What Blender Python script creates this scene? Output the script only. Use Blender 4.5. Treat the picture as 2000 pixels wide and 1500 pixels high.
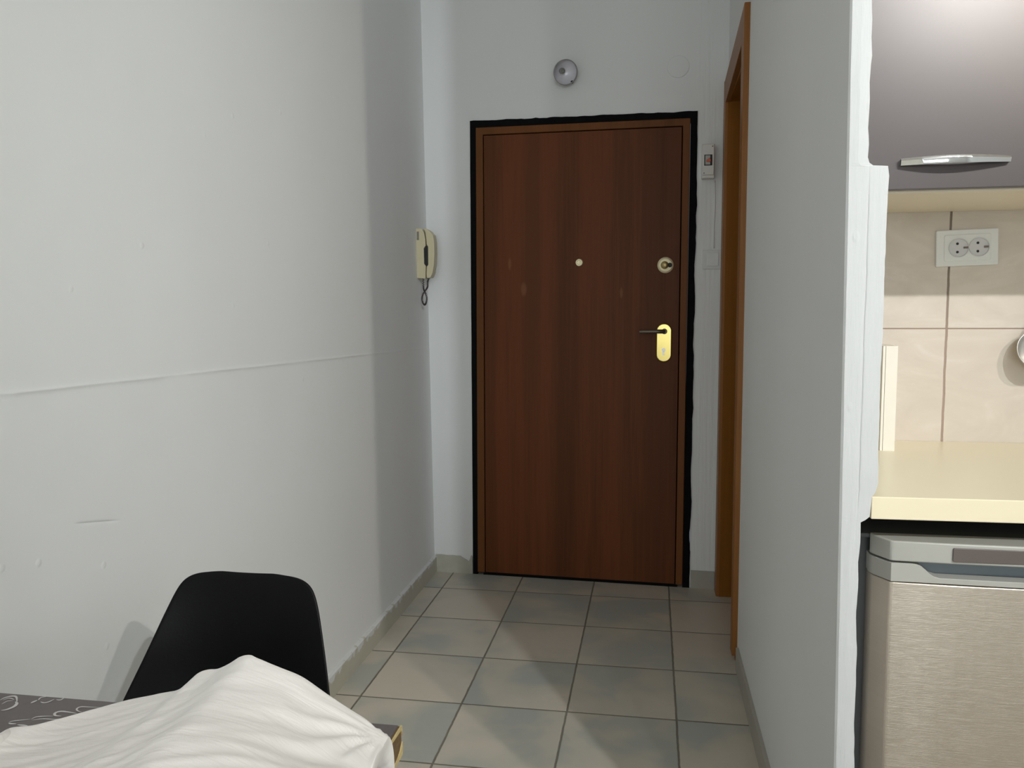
import bpy, bmesh, math, random
from mathutils import Vector, Matrix, noise

for o in list(bpy.data.objects):
    bpy.data.objects.remove(o)
S = bpy.context.scene
COL = S.collection
random.seed(4)

# ------------------------------------------------------------------ camera
F_PX = 1620.0
CAM_H = 1.25
pitch, yaw, roll = (math.radians(a) for a in (5.144, 9.587, 0.262))
fw = Vector((-math.sin(yaw)*math.cos(pitch), math.cos(yaw)*math.cos(pitch), -math.sin(pitch)))
rt = Vector((math.cos(yaw), math.sin(yaw), 0))
dn = fw.cross(rt)
right = math.cos(roll)*rt + math.sin(roll)*dn
down = -math.sin(roll)*rt + math.cos(roll)*dn
cd = bpy.data.cameras.new('camera')
cam = bpy.data.objects.new('camera', cd)
COL.objects.link(cam)
m = Matrix.Identity(4)
for i in range(3):
    m[i][0] = right[i]; m[i][1] = -down[i]; m[i][2] = -fw[i]
m[2][3] = CAM_H
cam.matrix_world = m
cd.sensor_fit = 'HORIZONTAL'; cd.sensor_width = 36.0
cd.lens = F_PX/2000*36.0
cd.clip_start = 0.02
S.camera = cam

# ------------------------------------------------------------------ colour, world
S.view_settings.view_transform = 'Standard'
S.view_settings.look = 'None'
S.view_settings.exposure = 0.0
S.view_settings.gamma = 1.0
S.view_settings.use_curve_mapping = False
w = bpy.data.worlds.new('world'); S.world = w; w.use_nodes = True
w.node_tree.nodes['Background'].inputs[0].default_value = (0.5, 0.55, 0.62, 1)
w.node_tree.nodes['Background'].inputs[1].default_value = 0.3

# strengths: three open bulbs, two added spots, added window fill
G1, G2, G3, SP1, SP2, WN = 650.0, 60.0, 110.0, 240.0, 215.0, 57.0
LAMP_Y, LAMP_Z = -0.90, 2.92
BULBS = [(1.03, (0.93, 0.97, 1.0), G1), (1.47, (0.86, 0.94, 1.0), G2), (2.25, (1.0, 0.93, 0.82), G3)]
# beams added at two bulbs to even the light along the corridor: bulb x, aim, colour, power, cone
for x, aim, colr, pw, cone in ((1.47, (-.75, 3.3, .9), (0.90, 0.96, 1.0), SP1, 64), (2.25, (-1.02, 3.05, .8), (1.0, 0.94, 0.84), SP2, 50)):
    sl = bpy.data.lights.new('added_spot_beam', 'SPOT'); sl.energy = pw; sl.color = colr
    sl.spot_size = math.radians(cone); sl.spot_blend = 1.0; sl.shadow_soft_size = .035
    so_ = bpy.data.objects.new('added_spot_beam', sl); COL.objects.link(so_)
    so_.location = (x, LAMP_Y, LAMP_Z-.045)
    so_.rotation_euler = (Vector(aim)-so_.location).to_track_quat('-Z', 'Y').to_euler()
# fill light for the corridor, added at an invented window behind the camera
FILL_WIN = (0.35, 1.55, 1.9, 1.45)      # centre x, centre z, width, height
la = bpy.data.lights.new('window_fill', 'AREA'); la.shape = 'RECTANGLE'
la.size, la.size_y = FILL_WIN[2]-.1, FILL_WIN[3]-.1
la.energy = WN; la.color = (0.90, 0.96, 1.0)
lo = bpy.data.objects.new('window_fill', la); COL.objects.link(lo)
lo.location = (FILL_WIN[0], -3.78, FILL_WIN[1]); lo.rotation_euler = (math.radians(90), 0, 0)

# ------------------------------------------------------------------ node helpers
class N:
    def __init__(s, name):
        s.m = bpy.data.materials.new(name); s.m.use_nodes = True
        s.t = s.m.node_tree; s.b = s.t.nodes['Principled BSDF']
    def node(s, typ, **kw):
        n = s.t.nodes.new(typ)
        for k, v in kw.items(): setattr(n, k, v)
        return n
    def put(s, sock, v):
        if hasattr(v, 'links') or isinstance(v, bpy.types.NodeSocket): s.t.links.new(v, sock)
        elif isinstance(v, (tuple, list)):
            sock.default_value = tuple(v) + ((1,) if len(v) == 3 and sock.type == 'RGBA' else ())
        else: sock.default_value = v
    def math(s, op, a, b=None, c=None, clamp=False):
        n = s.node('ShaderNodeMath', operation=op, use_clamp=clamp)
        s.put(n.inputs[0], a)
        if b is not None: s.put(n.inputs[1], b)
        if c is not None: s.put(n.inputs[2], c)
        return n.outputs[0]
    def pos(s):
        return s.node('ShaderNodeTexCoord').outputs['Object']
    def sep(s, v):
        n = s.node('ShaderNodeSeparateXYZ'); s.put(n.inputs[0], v); return n.outputs
    def comb(s, x, y, z):
        n = s.node('ShaderNodeCombineXYZ')
        for i, v in enumerate((x, y, z)): s.put(n.inputs[i], v)
        return n.outputs[0]
    def scale(s, v, sc, rot=(0, 0, 0)):
        n = s.node('ShaderNodeMapping'); s.put(n.inputs[0], v)
        n.inputs['Scale'].default_value = sc; n.inputs['Rotation'].default_value = rot
        return n.outputs[0]
    def noise(s, v, scale, detail=4, rough=.55, dist=0):
        n = s.node('ShaderNodeTexNoise'); s.put(n.inputs['Vector'], v)
        n.inputs['Scale'].default_value = scale; n.inputs['Detail'].default_value = detail
        n.inputs['Roughness'].default_value = rough; n.inputs['Distortion'].default_value = dist
        return n.outputs['Fac']
    def mix(s, f, a, b):
        n = s.node('ShaderNodeMix', data_type='RGBA')
        s.put(n.inputs[0], f); s.put(n.inputs[6], a); s.put(n.inputs[7], b)
        return n.outputs[2]
    def ramp(s, f, stops, interp='LINEAR'):
        n = s.node('ShaderNodeValToRGB'); s.put(n.inputs[0], f)
        cr = n.color_ramp; cr.interpolation = interp
        while len(cr.elements) < len(stops): cr.elements.new(.5)
        for e, (p, c) in zip(cr.elements, stops):
            e.position = p; e.color = tuple(c) + (1,) if len(c) == 3 else c
        return n.outputs[0]
    def bump(s, h, dist, strength=1.0, prev=None):
        n = s.node('ShaderNodeBump'); s.put(n.inputs['Height'], h)
        n.inputs['Distance'].default_value = dist; n.inputs['Strength'].default_value = strength
        if prev is not None: s.put(n.inputs['Normal'], prev)
        s.put(s.b.inputs['Normal'], n.outputs[0])
        return n.outputs[0]
    def set(s, color=None, rough=None, metal=None, spec=None, **kw):
        if color is not None: s.put(s.b.inputs['Base Color'], color)
        if rough is not None: s.put(s.b.inputs['Roughness'], rough)
        if metal is not None: s.put(s.b.inputs['Metallic'], metal)
        if spec is not None: s.put(s.b.inputs['Specular IOR Level'], spec)
        for k, v in kw.items(): s.put(s.b.inputs[k], v)
        return s.m
    def step(s, x, edge, width):          # smooth 0..1 across edge
        n = s.node('ShaderNodeMapRange', interpolation_type='SMOOTHSTEP')
        s.put(n.inputs[0], x)
        n.inputs[1].default_value = edge - width; n.inputs[2].default_value = edge + width
        n.inputs[3].default_value = 0; n.inputs[4].default_value = 1
        return n.outputs[0]

def simple(name, color, rough=.5, metal=0, spec=.5, var=.04, nscale=30, bump=0.0):
    """A plain material with a slight procedural unevenness."""
    n = N(name); p = n.pos()
    f = n.noise(p, nscale, 3)
    lo = tuple(c*(1-var) for c in color); hi = tuple(min(1, c*(1+var)) for c in color)
    n.set(n.mix(f, lo, hi), rough, metal, spec)
    if bump: n.bump(f, bump)
    return n.m

WALLC = (0.80, 0.81, 0.80)
def plaster(name, kind='flat', col=WALLC):
    n = N(name); p = n.pos()
    big = n.noise(p, 2.2, 2); mid = n.noise(p, 14, 3); fine = n.noise(p, 110, 3)
    c = n.mix(n.noise(p, 1.7, 4), tuple(v*.965 for v in col), tuple(v*1.03 for v in col))
    h = n.math('ADD', n.math('MULTIPLY', big, 3.0), n.math('ADD', n.math('MULTIPLY', mid, .55), n.math('MULTIPLY', fine, .11)))
    x, y, z = n.sep(p)
    if kind == 'left':
        # a filled cable chase runs along the wall as a low ridge
        wob = n.math('MULTIPLY', n.math('SUBTRACT', n.noise(n.comb(0, y, 0), 3, 4), .5), .004)
        line = n.math('SUBTRACT', 1.138, n.math('MULTIPLY', y, .0173))
        d = n.math('DIVIDE', n.math('SUBTRACT', n.math('ADD', z, wob), line), .0042)
        pk = n.math('DIVIDE', 1.0, n.math('ADD', 1.0, n.math('MULTIPLY', d, d)))
        am = n.math('MULTIPLY', n.step(n.noise(n.comb(0, y, 0), 5, 3), .42, .14), n.math('SUBTRACT', 1, n.step(y, 3.02, .12)))
        h = n.math('ADD', h, n.math('MULTIPLY', n.math('MULTIPLY', pk, n.math('ADD', am, .35)), 1.0))
        # a scratch lower down
        l2 = n.math('SUBTRACT', 1.139, n.math('MULTIPLY', y, .206))
        d2 = n.math('DIVIDE', n.math('SUBTRACT', z, l2), .0022)
        p2 = n.math('DIVIDE', 1.0, n.math('ADD', 1.0, n.math('MULTIPLY', d2, d2)))
        m2 = n.math('MULTIPLY', n.step(y, 1.33, .02), n.math('SUBTRACT', 1, n.step(y, 1.435, .02)))
        h = n.math('SUBTRACT', h, n.math('MULTIPLY', n.math('MULTIPLY', p2, m2), 1.3))
        sp = n.node('ShaderNodeTexVoronoi'); n.put(sp.inputs['Vector'], p); sp.inputs['Scale'].default_value = 9
        dots = n.math('SUBTRACT', 1, n.step(sp.outputs['Distance'], .05, .03))
        h = n.math('ADD', h, n.math('MULTIPLY', dots, .5))
    if kind == 'rough':
        st = n.noise(n.scale(p, (14, 14, 1.6)), 3, 5, .6)
        h = n.math('ADD', h, n.math('MULTIPLY', st, 1.1))
        wob = n.math('MULTIPLY', n.math('SUBTRACT', n.noise(n.comb(0, 0, z), 4, 4), .5), .012)
        d = n.math('DIVIDE', n.math('SUBTRACT', n.math('ADD', x, wob), .333), .0012)
        pk = n.math('DIVIDE', 1.0, n.math('ADD', 1.0, n.math('MULTIPLY', d, d)))
        mm = n.math('MULTIPLY', n.step(z, .93, .03), n.math('SUBTRACT', 1, n.step(z, 1.45, .05)))
        h = n.math('SUBTRACT', h, n.math('MULTIPLY', n.math('MULTIPLY', pk, mm), .8))
        vo = n.node('ShaderNodeTexVoronoi'); n.put(vo.inputs['Vector'], n.scale(p, (1, 1, .6))); vo.inputs['Scale'].default_value = 22
        chips = n.math('SUBTRACT', 1, n.step(vo.outputs['Distance'], .1, .05))
        h = n.math('ADD', h, n.math('MULTIPLY', chips, .35))
    if kind == 'front':
        # brushed plaster over the cable chase between fuse box and switch
        st = n.noise(n.scale(p, (22, 10, .8)), 3, 4)
        mk = n.step(x, 1.0, .02)
        h = n.math('ADD', h, n.math('MULTIPLY', n.math('MULTIPLY', st, mk), 2.0))
    n.set(c, .62, 0, .3)
    n.bump(h, .0016, 1.0)
    return n.m

def wood(name, cols, axis='z', band=6.0, rough=.38, glints=(), spec=.22):
    n = N(name); p = n.pos()
    sc = {'z': (1, 1, .03), 'y': (1, .03, 1), 'x': (.03, 1, 1)}[axis]
    v = n.scale(p, sc)
    a = n.noise(v, band, 2, .5); b = n.noise(v, band*12, 4, .6, .4); g = n.noise(n.scale(p, tuple(s*1 if s == 1 else s*.6 for s in sc)), 260, 2)
    f = n.math('ADD', n.math('MULTIPLY', a, .70), n.math('ADD', n.math('MULTIPLY', b, .2), n.math('MULTIPLY', g, .1)))
    c = n.ramp(f, [(.36, cols[0]), (.48, cols[1]), (.56, cols[2]), (.66, cols[1])])
    x, y, z = n.sep(p)
    for sx, sz, rx, rz, sk in glints:      # lamp reflections painted into the veneer as pale spots
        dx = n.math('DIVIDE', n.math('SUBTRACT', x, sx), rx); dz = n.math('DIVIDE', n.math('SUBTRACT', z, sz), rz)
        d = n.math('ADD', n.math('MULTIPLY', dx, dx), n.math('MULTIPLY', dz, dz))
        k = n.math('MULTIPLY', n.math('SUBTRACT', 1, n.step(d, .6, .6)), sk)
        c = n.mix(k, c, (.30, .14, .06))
    n.set(c, rough, 0, spec)
    n.bump(g, .0002, .5)
    return n.m

def m_floor():
    n = N('floor_tile_glaze'); p = n.pos(); x, y, z = n.sep(p)
    u = n.math('DIVIDE', n.math('ADD', x, .586), .336); v = n.math('DIVIDE', n.math('SUBTRACT', y, 3.540), .3545)
    wob = n.math('MULTIPLY', n.math('SUBTRACT', n.noise(p, 30, 3), .5), .010)
    u = n.math('ADD', u, wob); v = n.math('ADD', v, wob)
    fu = n.math('FRACT', u); fv = n.math('FRACT', v)
    du = n.math('ABSOLUTE', n.math('SUBTRACT', fu, .5)); dv = n.math('ABSOLUTE', n.math('SUBTRACT', fv, .5))
    gd = n.math('MAXIMUM', du, dv)
    gm = n.step(gd, .4915, .0035)
    wn = n.node('ShaderNodeTexWhiteNoise', noise_dimensions='3D')
    cell = n.comb(n.math('FLOOR', u), n.math('FLOOR', v), 0)
    n.put(wn.inputs['Vector'], cell)
    off = n.node('ShaderNodeVectorMath', operation='ADD'); n.put(off.inputs[0], p)
    sc = n.node('ShaderNodeVectorMath', operation='SCALE'); n.put(sc.inputs[0], wn.outputs['Color']); sc.inputs['Scale'].default_value = 20
    n.put(off.inputs[1], sc.outputs[0])
    q = off.outputs[0]
    cl = n.noise(q, 3.2, 3, .5, .3)
    c = n.ramp(cl, [(.40, (.40, .42, .385)), (.49, (.54, .505, .42)), (.60, (.62, .555, .46))])
    c = n.mix(n.math('MULTIPLY', n.noise(q, 40, 4, .7), .35), c, (.50, .475, .40))
    scr = n.noise(n.scale(q, (1, 7, 1), (0, 0, .7)), 22, 5, .75, 2.0)
    c = n.mix(n.math('MULTIPLY', n.step(scr, .68, .06), .3), c, (.62, .60, .54))
    c = n.mix(n.math('MULTIPLY', wn.outputs['Value'], .15), c, (.56, .51, .44))
    gc = n.mix(n.noise(p, 5, 4), (.13, .115, .085), (.26, .24, .19))
    c = n.mix(gm, c, gc)
    n.set(c, n.math('ADD', n.math('MULTIPLY', gm, .35), .42), 0, .4)
    h = n.math('SUBTRACT', n.math('MULTIPLY', cl, .25), gm)
    n.bump(h, .0015)
    return n.m

def m_walltile():
    n = N('wall_tile_glaze'); p = n.pos(); x, y, z = n.sep(p)
    wob = n.math('MULTIPLY', n.math('SUBTRACT', n.noise(p, 24, 3), .5), .0035)
    u = n.math('DIVIDE', n.math('SUBTRACT', n.math('ADD', x, wob), .6775), .45); v = n.math('DIVIDE', n.math('SUBTRACT', z, 1.2005), .30)
    fu = n.math('FRACT', n.math('ADD', u, .5)); fv = n.math('FRACT', n.math('ADD', v, .5))
    du = n.math('MULTIPLY', n.math('ABSOLUTE', n.math('SUBTRACT', fu, .5)), .45)
    dv = n.math('MULTIPLY', n.math('ABSOLUTE', n.math('SUBTRACT', fv, .5)), .30)
    gu = n.math('SUBTRACT', 1, n.step(du, .0024, .0007)); gv = n.math('SUBTRACT', 1, n.step(dv, .0013, .0005))
    gm = n.math('MAXIMUM', gu, gv)
    cl = n.noise(n.scale(p, (1, 1, 2.2), (0, .5, 0)), 5, 5, .6, 1.5)
    c = n.ramp(cl, [(.3, (.59, .52, .445)), (.52, (.63, .56, .48)), (.62, (.66, .59, .52)), (.7, (.62, .55, .47))])
    gc = n.mix(n.step(z, 1.25, .12), (.36, .26, .21), (.20, .165, .13))
    c = n.mix(gm, c, gc)
    n.set(c, n.math('ADD', n.math('MULTIPLY', gm, .4), .36), 0, .45)
    n.bump(n.math('SUBTRACT', n.math('MULTIPLY', cl, .3), gm), .001)
    return n.m

def m_brushed():
    n = N('brushed_steel'); p = n.pos()
    g = n.noise(n.scale(p, (2.5, 2.5, 420)), 1.4, 3, .7)
    g2 = n.noise(n.scale(p, (9, 9, 900)), 2, 2, .7)
    c = n.mix(g, (.66, .585, .50), (.74, .66, .57))
    n.set(c, n.math('ADD', .33, n.math('MULTIPLY', g2, .12)), 1.0)
    n.b.inputs['Anisotropic'].default_value = .5
    n.bump(g2, .0004, .6)
    return n.m

def m_cloth():
    n = N('white_cotton'); p = n.pos()
    wv = n.noise(n.scale(p, (1, 1, 1)), 700, 2); wr = n.noise(n.scale(p, (1, 6, 1), (0, 0, -.5)), 9, 4, .55, .6)
    n.set(n.mix(wr, (.89, .855, .81), (.92, .89, .85)), .85, 0, .2)
    n.b.inputs['Sheen Weight'].default_value = .15
    b = n.bump(wr, .0022, .8); n.bump(wv, .0002, .5, b)
    return n.m

def emit(name, col, strength):
    n = N(name); n.set((.8, .8, .8), .5)
    n.put(n.b.inputs['Emission Color'], col); n.b.inputs['Emission Strength'].default_value = strength
    return n.m

M = dict(
    wall=plaster('painted_plaster'), wall_left=plaster('painted_plaster_left', 'left'),
    wall_front=plaster('painted_plaster_front', 'front'),
    rough=plaster('rough_filler', 'rough', (.575, .585, .58)),
    floor=m_floor(), tile=m_walltile(),
    ceil=plaster('ceiling_paint', 'flat', (.86, .81, .75)),
    skirt=simple('skirting_tile', (.40, .385, .33), .5, var=.12, nscale=9),
    skirt_worn=None,
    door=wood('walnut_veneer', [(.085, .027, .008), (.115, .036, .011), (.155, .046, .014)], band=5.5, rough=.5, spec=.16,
              glints=((.185, 1.455, .009, .032, .35), (.25, 1.34, .016, .035, .35), (.69, 1.32, .008, .028, .35), (.29, .90, .03, .12, .0))),
    door_trim=wood('walnut_trim', [(.115, .042, .011), (.15, .054, .014), (.175, .062, .017)], rough=.5, spec=.16),
    casing=wood('honey_wood', [(.22, .09, .022), (.29, .12, .032), (.34, .145, .042)], rough=.4),
    jamb=wood('jamb_wood', [(.20, .076, .009), (.25, .096, .012), (.28, .108, .015)], rough=.5, spec=.12),
    casing_y=wood('honey_wood_level', [(.22, .09, .022), (.29, .12, .032), (.34, .145, .042)], axis='y', rough=.4),
    black=simple('black_paint', (.006, .006, .007), .85, 0, .08, var=.3, nscale=50, bump=.001),
    brass=simple('polished_brass', (.58, .47, .16), .24, 1, var=.06, nscale=12),
    brass_pale=simple('pale_brass', (.80, .72, .47), .4, .45, var=.05, nscale=12),
    bronze=simple('dull_bronze', (.16, .13, .10), .4, .7, var=.1),
    steel=simple('dull_steel', (.55, .53, .50), .35, 1, var=.05),
    chrome=simple('chrome', (.82, .84, .86), .06, 1, var=.02),
    white_pl=simple('white_plastic', (.74, .75, .72), .3, 0, .5, var=.02),
    outlet=simple('outlet_plastic', (.60, .60, .60), .35, 0, .5, var=.02),
    offwhite_pl=simple('offwhite_plastic', (.72, .70, .65), .4, 0, .5, var=.03),
    cream_pl=simple('aged_cream_plastic', (.62, .56, .37), .38, 0, .5, var=.06, nscale=25),
    grey_pl=simple('grey_plastic', (.2, .19, .17), .5),
    dark=simple('dark_hole', (.01, .01, .01), .6),
    red=simple('orange_red_plastic', (.62, .10, .03), .4),
    cord=simple('cord_rubber', (.035, .022, .022), .45, var=.2, nscale=200),
    lamp_metal=simple('lamp_grey_enamel', (.33, .33, .31), .35, .3, var=.06),
    lamp_in=simple('lamp_reflector_white', (.80, .79, .84), .3, .1, var=.04),
    cab=simple('graphite_lacquer', (.050, .045, .050), .31, 0, .68, var=.02, nscale=200),
    carcass=simple('cream_melamine', (.80, .72, .57), .4, var=.02),
    worktop=simple('cream_laminate', (.82, .735, .53), .3, var=.02, nscale=8),
    board=simple('ivory_board', (.80, .755, .66), .5, var=.03),
    board_in=simple('ivory_panel', (.68, .62, .44), .5, var=.03),
    steel_door=m_brushed(),
    trim_grey=simple('light_grey_plastic', (.40, .395, .36), .35, 0, .5, var=.03),
    recess=simple('blue_grey_plastic', (.17, .20, .22), .4, var=.05),
    badge=simple('taupe_panel', (.12, .098, .09), .35, var=.05),
    fr_body=simple('charcoal_metal', (.055, .06, .062), .5, var=.1),
    shell=simple('black_moulded_plastic', (.0035, .0035, .004), .45, 0, .14, var=.1, nscale=300, bump=.00015),
    leg_wood=wood('beech_wood', [(.45, .28, .14), (.52, .33, .17), (.56, .36, .2)]),
    wire=simple('black_wire', (.02, .02, .02), .4, .6),
    table=simple('taupe_laminate', (.125, .108, .107), .38, 0, .45, var=.07, nscale=60),
    petal=simple('white_print', (.62, .60, .58), .4, var=.1, nscale=40),
    chip=simple('raw_chipboard', (.17, .105, .045), .9, var=.6, nscale=260, bump=.001),
    lip=simple('yellowed_edging', (.62, .50, .24), .6, var=.25, nscale=90),
    cloth=m_cloth(),
    bulb=None,
)
def m_skirtworn():
    n = N('worn_skirting'); p = n.pos()
    f = n.noise(p, 26, 4, .6)
    x, y, z = n.sep(p)
    k = n.step(n.math('ADD', n.math('MULTIPLY', n.math('SUBTRACT', f, .5), .10), z), .066, .007)
    c = n.mix(n.noise(p, 8, 4), (.46, .44, .355), (.55, .53, .44))
    n.set(n.mix(k, c, (.68, .69, .68)), .6, 0, .3)
    n.bump(f, .002, .6)
    return n.m
M['skirt_worn'] = m_skirtworn()
for nd in M['cab'].node_tree.nodes:
    if nd.type == 'BSDF_PRINCIPLED': nd.inputs['Specular Tint'].default_value = (1.0, .89, .82, 1)

# ------------------------------------------------------------------ mesh helpers
def obj(name, bm, mat, parent=None, smooth=False, bevel=0, seg=2, sub=0, auto=None):
    bmesh.ops.recalc_face_normals(bm, faces=bm.faces[:])
    me = bpy.data.meshes.new(name); bm.to_mesh(me); bm.free()
    o = bpy.data.objects.new(name, me); COL.objects.link(o)
    mats = mat if isinstance(mat, (list, tuple)) else [mat]
    for mm in mats: me.materials.append(mm)
    if parent is not None: o.parent = parent
    if smooth:
        for p in me.polygons: p.use_smooth = True
    if bevel:
        b = o.modifiers.new('bevel', 'BEVEL'); b.width = bevel; b.segments = seg
        b.limit_method = 'ANGLE'; b.angle_limit = math.radians(35)
    if sub:
        sm = o.modifiers.new('sub', 'SUBSURF'); sm.levels = sub; sm.render_levels = sub
    if auto:
        for p in me.polygons: p.use_smooth = True
        me.set_sharp_from_angle(angle=math.radians(auto))
    return o

def bx(bm, x0, x1, y0, y1, z0, z1):
    vs = [bm.verts.new((x, y, z)) for x in (x0, x1) for y in (y0, y1) for z in (z0, z1)]
    for f in ((0, 1, 3, 2), (4, 6, 7, 5), (0, 4, 5, 1), (2, 3, 7, 6), (0, 2, 6, 4), (1, 5, 7, 3)):
        bm.faces.new([vs[i] for i in f])
def box(*a):
    bm = bmesh.new(); bx(bm, *a); return bm
def hexa(bm, c):           # eight corners: bottom 4 (loop), top 4 (loop)
    vs = [bm.verts.new(p) for p in c]
    for f in ((3, 2, 1, 0), (4, 5, 6, 7), (0, 1, 5, 4), (1, 2, 6, 5), (2, 3, 7, 6), (3, 0, 4, 7)):
        bm.faces.new([vs[i] for i in f])
def prism(bm, pts, a, b, axis='z'):
    def P(p, t):
        return {'z': (p[0], p[1], t), 'y': (p[0], t, p[1]), 'x': (t, p[0], p[1])}[axis]
    A = [bm.verts.new(P(p, a)) for p in pts]; B = [bm.verts.new(P(p, b)) for p in pts]
    bm.faces.new(A); bm.faces.new(B[::-1])
    k = len(pts)
    for i in range(k): bm.faces.new([A[i], A[(i+1) % k], B[(i+1) % k], B[i]])
def cyl(bm, p0, p1, r0, r1=None, n=24, caps=True):
    r1 = r0 if r1 is None else r1
    p0, p1 = Vector(p0), Vector(p1); d = (p1-p0).normalized()
    a = d.orthogonal().normalized(); b = d.cross(a)
    A = []; B = []
    for i in range(n):
        t = 2*math.pi*i/n; e = a*math.cos(t)+b*math.sin(t)
        A.append(bm.verts.new(p0+e*r0)); B.append(bm.verts.new(p1+e*r1))
    for i in range(n): bm.faces.new([A[i], A[(i+1) % n], B[(i+1) % n], B[i]])
    if caps: bm.faces.new(A[::-1]); bm.faces.new(B)
def tube(bm, pts, r, n=10):
    pts = [Vector(p) for p in pts]; rings = []
    a = None
    for i, p in enumerate(pts):
        t = (pts[min(i+1, len(pts)-1)]-pts[max(i-1, 0)]).normalized()
        a = t.orthogonal().normalized() if a is None else (a-t*a.dot(t)).normalized()
        b = t.cross(a)
        rr = r(i/(len(pts)-1)) if callable(r) else r
        rings.append([bm.verts.new(p+(a*math.cos(2*math.pi*k/n)+b*math.sin(2*math.pi*k/n))*rr) for k in range(n)])
    for A, B in zip(rings, rings[1:]):
        for k in range(n): bm.faces.new([A[k], A[(k+1) % n], B[(k+1) % n], B[k]])
    bm.faces.new(rings[0][::-1]); bm.faces.new(rings[-1])
def lathe(bm, prof, n=48, mat=None):       # prof (r, h) about local z, mat maps to place
    rings = []
    for r, h in prof:
        if r < 1e-6: rings.append([bm.verts.new((0, 0, h))])
        else: rings.append([bm.verts.new((r*math.cos(2*math.pi*k/n), r*math.sin(2*math.pi*k/n), h)) for k in range(n)])
    for A, B in zip(rings, rings[1:]):
        for k in range(n):
            k2 = (k+1) % n
            if len(A) == 1 and len(B) == 1: continue
            if len(A) == 1: bm.faces.new([A[0], B[k], B[k2]])
            elif len(B) == 1: bm.faces.new([A[k], A[k2], B[0]])
            else: bm.faces.new([A[k], A[k2], B[k2], B[k]])
    if mat is not None: bmesh.ops.transform(bm, matrix=mat, verts=bm.verts[:])
def rrect(x0, x1, z0, z1, r, n=8):
    out = []
    for cx, cz, a in ((x1-r, z1-r, 0), (x0+r, z1-r, 90), (x0+r, z0+r, 180), (x1-r, z0+r, 270)):
        for i in range(n+1):
            t = math.radians(a+90*i/n); out.append((cx+r*math.cos(t), cz+r*math.sin(t)))
    return out
def empty(name, loc=(0, 0, 0), rz=0):
    o = bpy.data.objects.new(name, None); COL.objects.link(o)
    o.location = loc; o.rotation_euler = (0, 0, rz); o.empty_display_size = .1
    return o
def tag(o, label, cat, group=None, kind=None):
    o['label'] = label; o['category'] = cat
    if group: o['group'] = group
    if kind: o['kind'] = kind
    return o
def struct(o, label, cat): return tag(o, label, cat, kind='structure')
def lerp(a, b, t): return a+(b-a)*t

# ------------------------------------------------------------------ room shell
CZ = 3.05
XO, YO = 3.3, -3.8         # far side of the room and the wall behind the camera
DW0 = Vector((-.825, 3.763, 0)); DWA = math.radians(-2.579)
def dwp(x, y, z):          # front wall frame: x along the wall, y into it
    c, s = math.cos(DWA), math.sin(DWA)
    return (DW0.x+c*x-s*y, DW0.y+s*x+c*y, z)

struct(obj('floor', box(-1.25, XO+.1, YO-.25, 4.1, -.1, 0), M['floor']), 'grey-beige ceramic tile floor with dark grout lines', 'floor')
struct(obj('ceiling', box(-1.25, XO+.1, YO-.25, 4.1, CZ, CZ+.1), M['ceil']), 'plain painted ceiling above the room', 'ceiling')

# left wall: leans outwards a little towards the top
def wl(z): return -1.016-.0125*z
bm = bmesh.new()
hexa(bm, [(wl(0), YO, 0), (wl(0), 3.9, 0), (-1.2, 3.9, 0), (-1.2, YO, 0), (wl(CZ), YO, CZ), (wl(CZ), 3.9, CZ), (-1.2, 3.9, CZ), (-1.2, YO, CZ)])
struct(obj('wall_left', bm, M['wall_left']), 'long grey-white plaster wall on the left with a filled ridge', 'wall')

# front wall with the entrance opening
wf = empty('wall_front', DW0, DWA)
bm = bmesh.new()
hexa(bm, [(-.30, 0, 0), (.002, 0, 0), (.002, .2, 0), (-.30, .2, 0), (-.33, 0, CZ), (.002, 0, CZ), (.002, .2, CZ), (-.33, .2, CZ)])
bx(bm, 1.003, 1.40, 0, .2, 0, CZ)
bx(bm, .002, 1.003, 0, .2, 2.085, CZ)
o = obj('plaster', bm, M['wall_front'], wf)
struct(wf, 'grey-white plaster wall around the entrance door', 'wall')

# right wall: thin partition with a ragged end face, doorway further on
NEARX = lambda z: .314-.0095*z
FARX = lambda z: .303+.002*z
def wr(y, z):
    t = (y-1.40)/(3.72-1.40)
    return lerp(NEARX(z), FARX(z), t)
edge = [(3.05, .329), (1.90, .328), (1.722, .3295), (1.64, .3325), (1.60, .3305), (1.575, .3315), (1.53, .3305), (1.505, .3325), (1.485, .3318), (1.4765, .3345),
        (1.472, .340), (1.4705, .362), (1.455, .364), (1.426, .363), (1.35, .3622), (1.283, .362), (1.21, .363), (1.153, .3615), (1.08, .3622), (1.021, .3625),
        (.966, .3635), (.952, .360), (.945, .355), (.925, .3535), (.912, .3525), (.906, .346), (.902, .339), (.868, .3395), (.835, .3375), (.791, .338),
        (.74, .3365), (.678, .340), (.56, .3395), (.484, .342), (.30, .343), (0, .345)]
zz = []
for (z0, x0), (z1, x1) in zip(edge, edge[1:]):
    k = max(1, int((z0-z1)/.012))
    for i in range(k):
        t = i/k; z = lerp(z0, z1, t); x = lerp(x0, x1, t)
        x += (noise.noise(Vector((3.1, 0, z*22)))*.0011 + noise.noise(Vector((9.1, 0, z*70)))*.0006)
        zz.append((z, x))
zz.append(edge[-1])
bm = bmesh.new()
Y0, Y1 = 1.40, 2.09
rows = []
for z, x in zz:
    jl = noise.noise(Vector((5.5, 1.0, z*12)))*.0009
    rows.append([bm.verts.new(p) for p in ((wr(Y0, z)+.003+jl, Y0, z), (lerp(wr(Y0, z), x, .5), Y0-.0008+jl, z), (x-.001, Y0, z), (x, Y0+.004, z), (x, Y1, z), (wr(Y1, z), Y1, z), (wr(Y0, z), Y0+.005, z))])
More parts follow.
